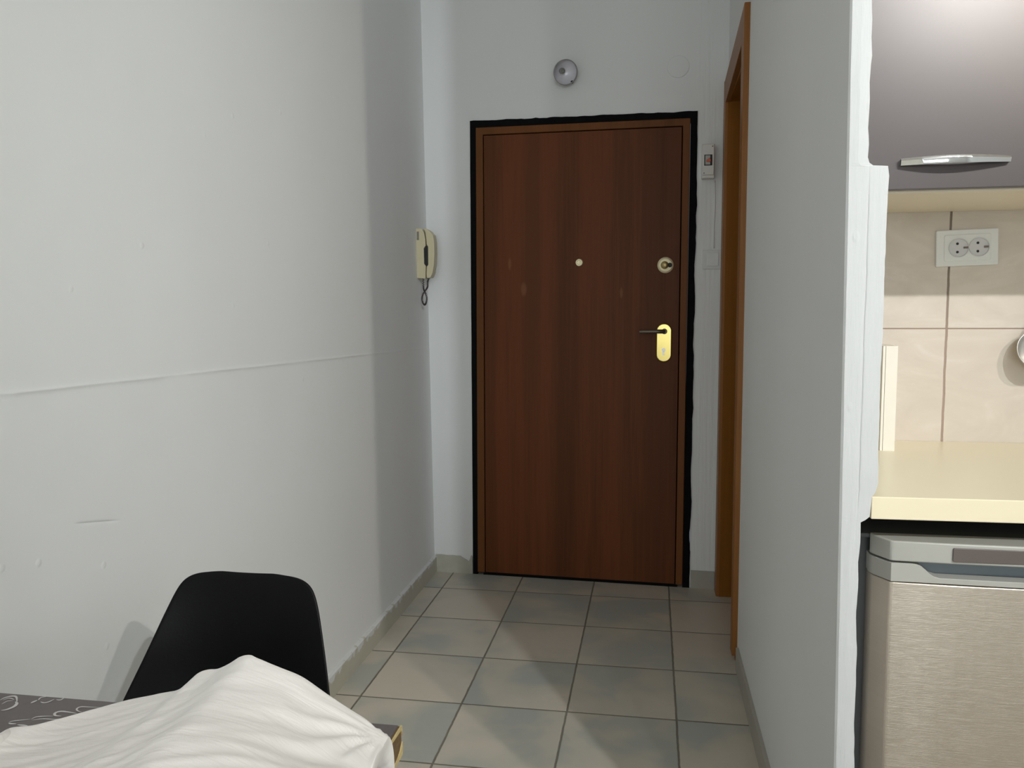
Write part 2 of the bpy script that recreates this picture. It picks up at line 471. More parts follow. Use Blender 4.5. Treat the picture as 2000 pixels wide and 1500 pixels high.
for A, B in zip(rows, rows[1:]):
    for k in range(7):
        f = bm.faces.new([A[k], A[(k+1) % 7], B[(k+1) % 7], B[k]])
        f.material_index = 1 if k in (0, 1, 2, 3) else 0
bm.faces.new(rows[0]); bm.faces.new(rows[-1][::-1])
OY0, OY1, OZ = 2.95, 3.64, 2.13     # doorway opening
def wseg(ya, yb, za, zb):
    hexa(bm, [(wr(ya, za), ya, za), (wr(yb, za), yb, za), (.43, yb, za), (.43, ya, za), (wr(ya, zb), ya, zb), (wr(yb, zb), yb, zb), (.43, yb, zb), (.43, ya, zb)])
wseg(Y1, OY0, 0, CZ); wseg(OY1, 3.735, 0, CZ); wseg(OY0, OY1, OZ, CZ)
struct(obj('wall_right', bm, [M['wall'], M['rough']]), 'grey partition wall on the right with a bright ragged filler end', 'wall')

# kitchen wall behind the worktop, and the rest of the room
struct(obj('wall_kitchen', box(.345, XO, 2.081, 2.2, 0, CZ), M['tile']), 'beige stone-look tiled wall behind the worktop', 'wall')
struct(obj('wall_side', box(XO, XO+.1, YO-.2, 2.2, 0, CZ), M['wall']), 'plain plaster side wall of the kitchen', 'wall')
bm = bmesh.new()
wx0, wx1, wz0, wz1 = FILL_WIN[0]-FILL_WIN[2]/2, FILL_WIN[0]+FILL_WIN[2]/2, FILL_WIN[1]-FILL_WIN[3]/2, FILL_WIN[1]+FILL_WIN[3]/2
bx(bm, -1.2, wx0, YO-.2, YO, 0, CZ); bx(bm, wx1, XO, YO-.2, YO, 0, CZ); bx(bm, wx0, wx1, YO-.2, YO, 0, wz0); bx(bm, wx0, wx1, YO-.2, YO, wz1, CZ)
wn1 = empty('fill_window_1', (0, 0, 0)); struct(wn1, 'added white framed window in the unseen rear wall', 'window')
b2 = bmesh.new()
for a in ((wx0, wx0+.05, wz0, wz1), (wx1-.05, wx1, wz0, wz1), (wx0+.05, wx1-.05, wz0, wz0+.05), (wx0+.05, wx1-.05, wz1-.05, wz1), (FILL_WIN[0]-.04, FILL_WIN[0]+.04, wz0+.05, wz1-.05)):
    bx(b2, a[0], a[1], YO-.13, YO-.07, a[2], a[3])
obj('fill_window_frame', b2, M['white_pl'], wn1)
gl = N('fill_window_glass'); gl.set((1, 1, 1), .0, 0, .5); gl.b.inputs['Transmission Weight'].default_value = 1.0
obj('fill_window_pane', box(wx0+.05, wx1-.05, YO-.104, YO-.098, wz0+.05, wz1-.05), gl.m, wn1)
struct(obj('wall_rear', bm, M['wall']), 'plain plaster wall at the back of the room', 'wall')

# skirtings
bm = bmesh.new()
prev = None; n = 90
rws = []
for i in range(n+1):
    y = lerp(-3.79, 3.765, i/n)
    h = .079+noise.noise(Vector((0, y*9, 0)))*.004
    rws.append([bm.verts.new(p) for p in ((wl(0)-.002, y, 0), (wl(0)+.011, y, 0), (wl(0)+.011, y, h-.004), (wl(0)+.006, y, h), (wl(h)-.002, y, h+.002))])
for A, B in zip(rws, rws[1:]):
    for k in range(5): bm.faces.new([A[k], A[(k+1) % 5], B[(k+1) % 5], B[k]])
bm.faces.new(rws[0]); bm.faces.new(rws[-1][::-1])
struct(obj('baseboard_left', bm, M['skirt_worn']), 'worn grey-beige skirting along the left wall smeared with white paint', 'baseboard')
pts = [(-.185, 0), (-.003, 0), (-.004, .083), (-.010, .088), (-.016, .070), (-.024, .058), (-.034, .066), (-.05, .074), (-.064, .083), (-.08, .0825), (-.10, .084), (-.13, .0825), (-.16, .085), (-.185, .083)]
bm = bmesh.new(); prism(bm, pts, -.007, .002, 'y')
o = obj('baseboard_front', bm, simple('bare_filler', (.47, .46, .39), .8, var=.12, nscale=30, bump=.003)); o.location = DW0; o.rotation_euler = (0, 0, DWA)
struct(o, 'short ragged strip of bare beige filler left of the entrance door', 'baseboard')
o = obj('baseboard_corner', box(1.008, 1.11, -.009, .001, 0, .080), M['skirt']); o.location = DW0; o.rotation_euler = (0, 0, DWA)
struct(o, 'short dark grey skirting tile right of the entrance door', 'baseboard')
bm = bmesh.new()
hexa(bm, [(wr(1.40, 0)-.010, 1.404, 0), (wr(2.87, 0)-.010, 2.87, 0), (wr(2.87, 0)+.001, 2.87, 0), (wr(1.40, 0)+.001, 1.404, 0),
          (wr(1.40, .08)-.010, 1.404, .08), (wr(2.87, .08)-.010, 2.87, .08), (wr(2.87, .08)+.001, 2.87, .08), (wr(1.40, .08)+.001, 1.404, .08)])
struct(obj('baseboard_right', bm, M['skirt'], bevel=.002), 'grey skirting tile along the foot of the right partition', 'baseboard')

# ------------------------------------------------------------------ entrance door
d1 = empty('door_1', DW0, DWA)
struct(d1, 'closed dark walnut entrance door in a black frame at the corridor end', 'door')
# black steel frame with a rough painted outer edge
bm = bmesh.new()
def ragged(a, b, n=60, amp=.003, seed=0):
    out = []
    for i in range(n+1):
        t = i/n; p = Vector(a).lerp(Vector(b), t)
        j = amp*noise.noise(Vector((seed, t*14, 0)))+amp*.5*noise.noise(Vector((seed, t*45, 3)))
        out.append((p, j))
    return out
L = [(p.x-.001+j*.3, p.y) for p, j in ragged((0, 0), (.004, 2.099), amp=.002, seed=1)]
T = [(p.x, p.y+j) for p, j in ragged((.004, 2.099), (1.009, 2.090), amp=.005, seed=2)]
Rr = [(p.x+j+.001, p.y) for p, j in ragged((1.009, 2.090), (1.002, 0), n=90, amp=.006, seed=3)]
outer = L+T[1:]+Rr[1:]
inner = [(.022, 0)]*1+[(.030, 2.068)]+[(.980, 2.064)]+[(.975, 0)]
def frame_strip(bm, po, pi, y0, y1):
    # po: outer polyline, pi: inner polyline with same count
    rs = []
    for (ox, oz), (ix, iz) in zip(po, pi):
        rs.append([bm.verts.new(v) for v in ((ox, y1, oz), (ox, y0, oz), (ix, y0, iz), (ix, y1, iz))])
    for A, B in zip(rs, rs[1:]):
        for k in range(4): bm.faces.new([A[k], A[(k+1) % 4], B[(k+1) % 4], B[k]])
    bm.faces.new(rs[0]); bm.faces.new(rs[-1][::-1])
inn = []
for i, _ in enumerate(L): inn.append((lerp(.022, .030, i/(len(L)-1)), lerp(0, 2.068, i/(len(L)-1))))
for i in range(1, len(T)): inn.append((lerp(.030, .980, i/(len(T)-1)), lerp(2.068, 2.062, i/(len(T)-1))))
for i in range(1, len(Rr)): inn.append((lerp(.980, .972, i/(len(Rr)-1)), lerp(2.062, 0, i/(len(Rr)-1))))
frame_strip(bm, outer, inn, -.006, .10)
obj('black_frame', bm, M['black'], d1)
# wooden trim just inside the black frame
bm = bmesh.new()
po = [(.023, .012), (.031, 2.067), (.979, 2.061), (.972, .012)]
pi = [(.058, .012), (.064, 2.034), (.948, 2.030), (.942, .012)]
frame_strip(bm, po, pi, -.012, .05)
obj('wooden_trim', bm, M['door_trim'], d1, bevel=.003)
bm = bmesh.new(); prism(bm, [(.062, .014), (.068, 2.030), (.944, 2.026), (.938, .014)], -.010, .045, 'y')
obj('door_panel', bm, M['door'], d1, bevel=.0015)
bm = bmesh.new(); prism(bm, [(.05, 0), (.05, .016), (.95, .016), (.95, 0)], -.0065, .08, 'y')
obj('light_block', box(.025, .975, .052, .1, .018, 2.062), M['black'], d1)  # unseen backing added to stop light leaking round the panel
obj('threshold_gap', bm, M['black'], d1)
ROTY = Matrix.Rotation(math.radians(90), 4, 'X')      # lathe axis z -> -y
def onwall(x, y, z): return Matrix.Translation((x, y, z)) @ ROTY
bm = bmesh.new(); lathe(bm, [(.0, .006), (.009, .007), (.0105, .010), (.0145, .010), (.0165, .007), (.017, 0)], 32, onwall(.503, -.010, 1.456))
obj('peephole', bm, M['brass_pale'], d1, auto=40)
bm = bmesh.new(); lathe(bm, [(0, .004), (.024, .005), (.028, .006), (.034, .003), (.035, 0)], 48, onwall(.881, -.010, 1.439))
rose = obj('lock_rose', bm, M['brass_pale'], d1, auto=40)
bm = bmesh.new(); lathe(bm, [(0, .022), (.010, .022), (.0155, .019), (.017, .014), (.017, 0)], 32, onwall(.878, -.012, 1.439))
obj('thumb_turn', bm, simple('antique_brass', (.32, .25, .11), .35, 1, var=.1), rose, auto=40)
bm = bmesh.new(); cyl(bm, (.900, -.0135, 1.439), (.900, -.017, 1.439), .010)
obj('latch_slot', bm, M['dark'], rose)
# long brass plate with lever
bm = bmesh.new(); prism(bm, rrect(.846, .911, 1.017, 1.184, .0315, 12), -.0165, -.009, 'y')
plate = obj('handle_plate', bm, M['brass'], d1, bevel=.003, seg=3, auto=30)
bm = bmesh.new(); lathe(bm, [(.0, .016), (.010, .016), (.0115, .012), (.0125, 0)], 32, onwall(.880, -.016, 1.1505))
tube(bm, [(.880, -.036, 1.1505), (.878, -.052, 1.151), (.868, -.060, 1.151), (.85, -.062, 1.151), (.80, -.062, 1.1505), (.775, -.061, 1.150)], lambda t: .0088 if t < .8 else .0085, 14)
tube(bm, [(.880, -.028, 1.1505), (.880, -.052, 1.1505)], .0085, 14)
obj('lever', bm, M['bronze'], plate, auto=50)
bm = bmesh.new(); cyl(bm, (.877, -.0165, 1.069), (.877, -.021, 1.069), .0085, n=28); bx(bm, .873, .881, -.021, -.016, 1.046, 1.066)
obj('lock_cylinder', bm, M['steel'], plate, auto=40)

# ------------------------------------------------------------------ side doorway in the right wall
d2 = empty('door_2', (0, 0, 0))
struct(d2, 'side doorway in the right wall with honey-brown wooden casing', 'door')
t = .018
def cas(bm, ya0, yb0, ya1, yb1, za0, za1, zb0=None, zb1=None, tt=t, depth=.03):
    """casing board on the wall face; a = lower end, b = upper end"""
    zb0 = za1 if zb0 is None else zb0
    lo = [(ya0, za0), (yb0, za0)]; hi = [(ya1, za1), (yb1, zb0)]
    pts = [(wr(lo[0][0], lo[0][1])-tt, lo[0][0], lo[0][1]), (wr(lo[1][0], lo[1][1])-tt, lo[1][0], lo[1][1]),
           (wr(lo[1][0], lo[1][1])+.004, lo[1][0], lo[1][1]), (wr(lo[0][0], lo[0][1])+.004, lo[0][0], lo[0][1]),
           (wr(hi[0][0], hi[0][1])-tt, hi[0][0], hi[0][1]), (wr(hi[1][0], hi[1][1])-tt, hi[1][0], hi[1][1]),
           (wr(hi[1][0], hi[1][1])+.004, hi[1][0], hi[1][1]), (wr(hi[0][0], hi[0][1])+.004, hi[0][0], hi[0][1])]
    hexa(bm, pts)
bm = bmesh.new(); cas(bm, 2.915, 2.975, 2.868, 2.955, .03, 2.235, 2.13)
obj('casing_upright', bm, M['casing'], d2, bevel=.002)
bm = bmesh.new(); cas(bm, 3.615, 3.695, 3.615, 3.700, .0, 2.10, 2.205)
obj('casing_upright', bm, M['casing'], d2, bevel=.002)
bm = bmesh.new()
A = [(2.955, 2.128), (3.615, 2.098), (3.698, 2.196), (2.868, 2.236)]
f0 = [bm.verts.new((wr(y, z)-t, y, z)) for y, z in A]; f1 = [bm.verts.new((wr(y, z)+.004, y, z)) for y, z in A]
bm.faces.new(f0); bm.faces.new(f1[::-1])
for k in range(4): bm.faces.new([f0[k], f0[(k+1) % 4], f1[(k+1) % 4], f1[k]])
obj('casing_head', bm, M['casing_y'], d2, bevel=.002)
bm = bmesh.new(); bx(bm, .299, .44, 3.613, 3.642, 0, 2.13); obj('jamb', bm, M['jamb'], d2, bevel=.001)
bm = bmesh.new(); bx(bm, .304, .44, 2.948, 2.972, 0, 2.13); obj('jamb', bm, M['jamb'], d2, bevel=.001)
bm = bmesh.new(); bx(bm, .306, .44, 2.972, 3.613, 2.100, 2.13); obj('jamb_head', bm, M['jamb'], d2)
bm = bmesh.new(); bx(bm, .402, .438, 2.974, 3.611, .008, 2.098); leaf = obj('door_leaf', bm, M['jamb'], d2, bevel=.001)
bm = bmesh.new(); bx(bm, .396, .403, 3.50, 3.545, 1.0, 1.2);
tube(bm, [(.402, 3.52, 1.15), (.365, 3.52, 1.15), (.36, 3.50, 1.15), (.36, 3.41, 1.15)], .008, 12)
obj('leaf_handle', bm, M['brass'], leaf, auto=50)
for z in (.17, .92, 1.93):      # pale screw caps in the far jamb
    bm = bmesh.new(); cyl(bm, (.392, 3.6135, z), (.392, 3.6105, z), .004, n=14); obj('screw_cap', bm, M['board'], d2)

# ------------------------------------------------------------------ things on the front wall
def front_thing(name, x, z): return empty(name, dwp(x, 0, z), DWA)
# bare round wall lamp
lp = front_thing('wall_lamp', .424, 2.288)
tag(lp, 'small round grey wall lamp without bulb above the entrance door', 'lamp')
tilt = Matrix.Translation((0, -.012, 0)) @ Matrix.Rotation(math.radians(24), 4, 'Z') @ Matrix.Rotation(math.radians(18), 4, 'X')
def lampm(dy=0): return tilt @ Matrix.Translation((0, dy, 0)) @ ROTY
bm = bmesh.new(); lathe(bm, [(0, -.004), (.030, -.004), (.031, .006), (.012, .009), (.009, .020), (0, .020)], 40, ROTY); obj('wall_plate', bm, M['lamp_metal'], lp, auto=40)
bm = bmesh.new()
lathe(bm, [(0, .010), (.020, .012), (.036, .021), (.047, .036), (.0525, .055), (.0535, .066), (.0515, .066), (.050, .056)], 56, tilt @ ROTY)
cup = obj('shade', bm, M['lamp_metal'], lp, auto=50)
bm = bmesh.new(); lathe(bm, [(.0505, .060), (.0500, .055), (.044, .038), (.034, .025), (.018, .0165), (0, .015)], 56, tilt @ ROTY)
obj('reflector', bm, M['lamp_in'], cup, smooth=True)
bm = bmesh.new(); lathe(bm, [(0, .020), (.011, .020), (.012, .016), (.012, .036), (.0085, .038), (.008, .030), (0, .030)], 28, tilt @ Matrix.Translation((-.006, 0, .004)) @ ROTY)
obj('bulb_socket', bm, simple('socket_ceramic', (.30, .30, .27), .5), cup, auto=40)
bm = bmesh.new(); bmesh.ops.create_icosphere(bm, subdivisions=3, radius=.0065, matrix=tilt @ Matrix.Translation((.0355, -.052, -.0385)))
obj('clamp_screw', bm, M['dark'], cup, smooth=True)
# round blanking cover, painted over
cv = front_thing('blanking_cover', .925, 2.280)
tag(cv, 'round flat cover painted in the wall colour, high right above the entrance door', 'cover')
bm = bmesh.new(); lathe(bm, [(0, .004), (.040, .0042), (.0455, .0030), (.0475, -.002)], 56, ROTY)
obj('cover_disc', bm, M['wall'], cv, auto=40)
# fuse box
fb = front_thing('fuse_box', 1.055, 1.872)
tag(fb, 'small white fuse box with an orange-red switch beside the entrance door', 'fuse box')
obj('housing', box(-.0265, .0265, -.050, .001, -.072, .070), M['offwhite_pl'], fb, bevel=.003)
bm = bmesh.new(); prism(bm, [(-.0235, -.060), (.0235, -.060), (.0235, .067), (-.0235, .067)], -.057, -.0495, 'y')
fc = obj('cover', bm, M['offwhite_pl'], fb, bevel=.002)
obj('window', box(-.0165, .0165, -.0582, -.0565, -.021, .024), M['dark'], fc)
obj('breaker', box(-.0125, .0085, -.0610, -.058, -.018, .021), M['trim_grey'], fc, bevel=.001)
bm = bmesh.new(); prism(bm, [(-.008, -.006), (.0105, -.007), (.0105, .002), (.004, .010), (-.002, .003), (-.008, .002)], -.067, -.0605, 'y')
obj('toggle', bm, M['red'], fc, bevel=.001)
for sx, sz in ((.017, .058), (-.017, -.052)):
    bm = bmesh.new(); cyl(bm, (sx, -.0572, sz), (sx, -.0585, sz), .0028, n=14); obj('screw', bm, M['grey_pl'], fc)
# painted-over light switch
sw = front_thing('light_switch', 1.078, 1.460)
tag(sw, 'light switch painted over in wall colour beside the side doorway', 'switch')
bm = bmesh.new(); prism(bm, rrect(-.041, .041, -.041, .041, .004, 4), -.008, .001, 'y'); obj('switch_plate', bm, simple('painted_over_plastic', (.71, .72, .71), .5), sw, bevel=.0015)
obj('rocker', box(-.021, .028, -.0115, -.007, -.028, .029), simple('painted_rocker', (.75, .76, .75), .45), sw, bevel=.0015)
# thin cable stubs in the chase, painted over
cb = front_thing('surface_cable', 1.085, 1.55)
tag(cb, 'thin painted-over cable running down the wall into the light switch', 'cable')
bm = bmesh.new(); tube(bm, [(.0, -.001, .245), (.002, -.002, .15), (-.001, -.0015, .05), (0, -.002, -.042)], .0022, 8); obj('cable', bm, M['wall'], cb, smooth=True)

# intercom phone on the left wall
ic = empty('intercom_phone', (wl(1.5), 3.60, 1.39))
tag(ic, 'aged cream intercom handset hanging on the left wall near the corner', 'intercom')
x0 = .0
bm = bmesh.new(); prism(bm, [(-.003, .0), (.038, -.002), (.040, .055), (.033, .062), (.032, .130), (.040, .142), (.039, .170), (.034, .200), (.024, .217), (.004, .219), (-.003, .217)], 0, .088, 'y')
obj('base', bm, M['cream_pl'], ic, bevel=.002)
bm = bmesh.new()
prism(bm, [(.043, .0), (.060, .002), (.070, .022), (.077, .060), (.080, .110), (.079, .160), (.074, .190), (.058, .208), (.042, .218), (.030, .219),
           (.0385, .203), (.0425, .172), (.0445, .146), (.0500, .140), (.0500, .060), (.0435, .050), (.0415, .02)], .004, .060, 'y')
hs = obj('handset', bm, M['cream_pl'], ic, bevel=.003, seg=3)
obj('grip_recess', box(.031, .049, .006, .05, .055, .142), M['dark'], ic)
obj('name_plate', box(.002, .0115, -.0012, .002, .168, .205), M['grey_pl'], ic)
# coiled cord: hangs in a twisted loop
path = []
ctrl = [(.020, .03, .002), (.020, .03, -.03), (.022, .03, -.05), (.030, .03, -.066), (.036, .028, -.088), (.033, .026, -.108), (.026, .026, -.118), (.018, .026, -.108), (.014, .028, -.088), (.020, .03, -.066), (.032, .03, -.050), (.040, .03, -.036), (.040, .03, -.015), (.047, .03, .004)]
P = [Vector(c) for c in ctrl]
def catmull(P, t):
    n = len(P)-1; s = t*n; i = min(int(s), n-1); f = s-i
    p0 = P[max(i-1, 0)]; p1 = P[i]; p2 = P[i+1]; p3 = P[min(i+2, n)]
    return .5*((2*p1)+(-p0+p2)*f+(2*p0-5*p1+4*p2-p3)*f*f+(-p0+3*p1-3*p2+p3)*f**3)
NP = 640
for i in range(NP):
    t_ = i/(NP-1); p = catmull(P, t_); q = catmull(P, min(1, t_+.004)); pm = catmull(P, max(0, t_-.004)); d = (q-pm).normalized()
    a = Vector((0, 1, 0)); a = (a-d*a.dot(d)).normalized(); b = d.cross(a)
    an = t_*2*math.pi*46
    path.append(p+(a*math.cos(an)+b*math.sin(an))*.0032)
bm = bmesh.new(); tube(bm, path, .0015, 6); obj('coiled_cord', bm, M['cord'], ic, smooth=True)

# ------------------------------------------------------------------ kitchen
WT = .935
wt = empty('worktop', (.66, 1.447, 0))
wt.location = (0, 0, 0)
tag(wt, 'cream laminate kitchen worktop over the small fridge', 'worktop')
bm = bmesh.new(); prism(bm, [(.3655, 1.447), (1.02, 1.462), (1.02, 2.080), (.3655, 2.080)], WT-.0385, WT, 'z')
obj('slab', bm, M['worktop'], wt, bevel=.0018, seg=3)
obj('end_panel', box(1.00, 1.018, 1.48, 2.078, 0, WT-.0385), M['carcass'], wt)

# fridge
fr = empty('fridge', (0, 0, 0))
tag(fr, 'small brushed steel fridge under the cream worktop', 'fridge')
obj('body', box(.358, .915, 1.535, 2.06, .03, .848), M['fr_body'], fr, bevel=.004)
obj('body_top', box(.362, .911, 1.517, 2.055, .846, .854), simple('charcoal_plastic', (.07, .075, .075), .45), fr, bevel=.002)
for fx in (.40, .87):
    for fy in (1.58, 2.0):
        bm = bmesh.new(); cyl(bm, (fx, fy, 0), (fx, fy, .032), .018); obj('foot', bm, M['dark'], fr)
def plan(off=0.0, yoff=0.0):
    xs = [(.383+off, 1.56), (.381+off, 1.512), (.384+off, 1.500+yoff), (.4035+off*.4, 1.4655+yoff), (.410, 1.4628+yoff), (.50, 1.458+yoff), (.64, 1.456+yoff), (.78, 1.458+yoff), (.870, 1.4628+yoff), (.8765-off*.4, 1.4655+yoff), (.896-off, 1.500+yoff), (.899-off, 1.512), (.897-off, 1.56)]
    return xs
fd = empty('door', (0, 0, 0)); fd.parent = fr
bm = bmesh.new(); prism(bm, plan(.001, .001), .07, .785, 'z'); obj('steel_panel', bm, M['steel_door'], fd, bevel=.002, auto=25)
bm = bmesh.new(); prism(bm, [(x, min(y, 1.516)) for x, y in plan()], .8215, .8565, 'z'); obj('top_trim', bm, M['trim_grey'], fd, bevel=.0025, auto=25)
# badge panel on top trim
bm = bmesh.new(); prism(bm, rrect(.499, .781, .8265, .850, .003, 4), 1.4548, 1.459, 'y'); obj('badge_panel', bm, M['badge'], fd, bevel=.0008)
# lower trim with scooped grip
bm = bmesh.new()
cut = [(.437, .818), (.445, .8175), (.452, .815), (.458, .810), (.464, .804), (.472, .7985), (.482, .796), (.80, .796), (.808, .7985), (.816, .804), (.822, .810), (.828, .815), (.835, .8175), (.843, .818)]
front = lambda x: 1.4628 if x <= .41 else lerp(1.4628, 1.456, min(1, (x-.41)/.23)) if x < .64 else lerp(1.456, 1.4628, min(1, (x-.64)/.23))
xs = [.4045, .41]+[c[0] for c in cut if c[0] <= .482]+[.56, .64, .72]+[c[0] for c in cut if c[0] >= .80]+[.870, .8755]
def topz(x):
    if x <= .437 or x >= .843: return .8185
    for (a, za), (b, zb) in zip(cut, cut[1:]):
        if a <= x <= b: return lerp(za, zb, (x-a)/(b-a))
rs = []
for x in xs:
    y = front(x); tz = topz(x)
    rs.append([bm.verts.new(v) for v in ((x, y, .7865), (x, y, tz), (x, y+.028, tz), (x, y+.028, .7865))])
for A, B in zip(rs, rs[1:]):
    for k in range(4): bm.faces.new([A[k], A[(k+1) % 4], B[(k+1) % 4], B[k]])
bm.faces.new(rs[0]); bm.faces.new(rs[-1][::-1])
pl = plan()
prism(bm, [pl[0], pl[1], pl[2], (.4035, 1.4655), (.4045, 1.4632), (.4045, 1.56)], .7865, .8185, 'z')
prism(bm, [(.8755, 1.56), (.8755, 1.4632), (.8765, 1.4655), pl[-3], pl[-2], pl[-1]], .7865, .8185, 'z')
obj('grip_trim', bm, M['trim_grey'], fd, bevel=.0008, auto=30)
obj('grip_recess', box(.406, .874, 1.49, 1.55, .787, .821), M['recess'], fd)

# wall cabinet
cb = empty('wall_cabinet', (0, 0, 0))
tag(cb, 'graphite grey wall cabinet with chrome handle above the worktop', 'cabinet')
bm = bmesh.new()
bx(bm, .336, .352, 1.731, 2.080, 1.47, 2.17); bx(bm, 1.518, 1.534, 1.731, 2.080, 1.47, 2.17)
bx(bm, .352, 1.518, 1.731, 2.080, 1.47, 1.486); bx(bm, .352, 1.518, 1.731, 2.080, 2.154, 2.17); bx(bm, .352, 1.518, 2.07, 2.080, 1.486, 2.154)
obj('carcass', bm, M['carcass'], cb)
cdoor = obj('door', box(.338, .932, 1.711, 1.729, 1.474, 2.168), M['cab'], cb, bevel=.0015, seg=3)
obj('door', box(.936, 1.532, 1.711, 1.729, 1.474, 2.168), M['cab'], cb, bevel=.0015, seg=3)  # unseen second door, added so the cabinet shadow spans the tiles
# bow handle
bm = bmesh.new(); rs = []
NB = 36
for i in range(NB+1):
    s = i/NB; x = lerp(.461, .653, s); bow = math.sin(math.pi*s)
    yb = 1.711-.010-.018*bow
    zt = 1.5305+.0022*bow-.001*s; zb = 1.5175-.0012*bow+.0012*s
    rs.append([bm.verts.new(v) for v in ((x, yb, zt), (x, yb-.0022, (zt+zb)/2+.002), (x, yb, zb), (x, yb+.004, zb+.001), (x, yb+.004, zt-.001))])
for A, B in zip(rs, rs[1:]):
    for k in range(5): bm.faces.new([A[k], A[(k+1) % 5], B[(k+1) % 5], B[k]])
bm.faces.new(rs[0]); bm.faces.new(rs[-1][::-1])
bx(bm, .461, .471, 1.7015, 1.7112, 1.519, 1.529); bx(bm, .643, .653, 1.7015, 1.7112, 1.519, 1.529)
h = obj('chrome_handle', bm, M['chrome'], cdoor, auto=35)

# double socket
so = empty('double_socket', (.7115, 2.081, 1.3865)); so.rotation_euler = (0, math.radians(-1.8), 0)
tag(so, 'white double power socket on the tiled kitchen wall', 'socket')
bm = bmesh.new(); prism(bm, rrect(-.0665, .0665, -.0415, .0415, .003, 4), -.010, .001, 'y'); pl_ = obj('socket_plate', bm, M['white_pl'], so, bevel=.002)
bm = bmesh.new(); prism(bm, rrect(-.050, .050, -.030, .030, .004, 4), -.0118, -.009, 'y'); obj('inner_frame', bm, M['white_pl'], so, bevel=.0012)
for sx in (-.0190, .0245):
    bm = bmesh.new()
    lathe(bm, [(.0218, 0), (.0218, .0030), (.0204, .0030), (.0196, .0008), (0, .0008)], 48, Matrix.Translation((sx, -.0115, 0)) @ ROTY)
    so1 = obj('outlet', bm, M['outlet'], so, auto=40)
    for hz in (-.0095, .0095):
        bm = bmesh.new(); cyl(bm, (sx-.003, -.0115, hz), (sx-.003, -.0130, hz), .0029, n=18); obj('pin_hole', bm, M['dark'], so1)
    bm = bmesh.new(); bx(bm, sx+.010, sx+.019, -.0150, -.0115, -.0022, .0022)
    obj('earth_clip', bm, M['bronze'], so1)

# white board on its edge
bd = empty('board', (0, 0, 0))
tag(bd, 'narrow ivory board standing on edge on the worktop beside the filler edge', 'board')
X0, X1_, YB0, YB1, ZT = .4995, .5300, 1.925, 2.060, 1.1665
bm = bmesh.new()
bx(bm, X0+.006, X1_, YB0, YB1, WT, ZT)
bx(bm, X0, X0+.005, YB0, YB0+.009, WT, ZT); bx(bm, X0, X0+.005, YB1-.009, YB1, WT, ZT)
bx(bm, X0, X0+.005, YB0+.009, YB1-.009, ZT-.012, ZT); bx(bm, X0, X0+.005, YB0+.009, YB1-.009, WT, WT+.006)
obj('rim', bm, M['board'], bd)
obj('inset_panel', box(X0+.0035, X0+.006, YB0+.009, YB1-.009, WT+.006, ZT-.012), M['board_in'], bd)

# ladle hanging at the frame edge
ld = empty('ladle', (.862, 2.030, 1.155))
tag(ld, 'stainless steel ladle hanging against the kitchen tiles at the right', 'ladle')
bm = bmesh.new()
tm = Matrix.Rotation(math.radians(68), 4, 'X') @ Matrix.Rotation(math.radians(0), 4, 'Y')
prof = [(0, -.034), (.018, -.0325), (.034, -.026), (.045, -.014), (.050, 0), (.0485, .001), (.0435, -.013), (.033, -.0245), (.017, -.0308), (0, -.032)]
lathe(bm, prof, 48, Matrix.Rotation(math.radians(-8), 4, 'Z') @ tm)
obj('bowl', bm, M['steel'], ld, smooth=True)
bm = bmesh.new(); tube(bm, [(.0, -.012, .045), (.002, .006, .062), (.004, .022, .10), (.005, .030, .17), (.006, .032, .25), (.006, .034, .268), (.006, .043, .275), (.006, .044, .262)], lambda t: .0042, 10)
obj('handle', bm, M['steel'], ld, smooth=True)
hk = empty('wall_hook', (.868, 2.081, 1.425)); tag(hk, 'small steel hook on the kitchen tiles holding the ladle', 'hook')
bm = bmesh.new(); cyl(bm, (0, .001, -.006), (0, -.004, -.006), .008); tube(bm, [(0, -.003, -.006), (0, -.016, -.006), (0, -.018, .004)], .002, 8)
obj('hook_body', bm, M['steel'], hk, smooth=True)

# ------------------------------------------------------------------ chair
ch = empty('dining_chair', (-.683, 1.07, 0))
tag(ch, 'black moulded plastic dining chair between the table and the left wall', 'chair')
prof = [  # (y, z, half width, wing forward)
    (.232, .799, .042, .000), (.2318, .7985, .068, .001), (.231, .796, .091, .002), (.230, .791, .106, .003), (.229, .783, .118, .005), (.227, .770, .127, .008), (.224, .750, .1355, .013),
    (.219, .72, .146, .022), (.213, .68, .159, .034), (.207, .64, .172, .048), (.199, .60, .185, .062), (.187, .55, .199, .078), (.168, .51, .210, .092), (.135, .475, .216, .105),
    (.085, .452, .216, .10), (.02, .440, .214, .08), (-.06, .438, .213, .055), (-.13, .444, .212, .035), (-.19, .450, .205, .02), (-.225, .444, .192, .008), (-.238, .432, .175, .0)]
bm = bmesh.new(); rows = []
NU = 28
for k, (y, z, hw, wing) in enumerate(prof):
    row = []
    for i in range(NU+1):
        u = 2*i/NU-1
        a = abs(u)**2.4
        if k <= 13: yy = y-wing*a; z2 = z
        else: yy = y-wing*a*.25; z2 = z+wing*a
        row.append(bm.verts.new((hw*u, yy, z2)))
    rows.append(row)
for A, B in zip(rows, rows[1:]):
    for i in range(NU): bm.faces.new([A[i], A[i+1], B[i+1], B[i]])
sh = obj('shell', bm, M['shell'], ch, smooth=True)
sm = sh.modifiers.new('solid', 'SOLIDIFY'); sm.thickness = .006; sm.offset = 0
sb = sh.modifiers.new('sub', 'SUBSURF'); sb.levels = 1; sb.render_levels = 2
for sx in (-1, 1):
    for sy in (-1, 1):
        bm = bmesh.new(); tube(bm, [(sx*.13, -.01+sy*.12, .425), (sx*.21, -.01+sy*.21, .0)], lambda t: lerp(.015, .010, t), 16)
        obj('leg', bm, M['leg_wood'], ch, smooth=True)
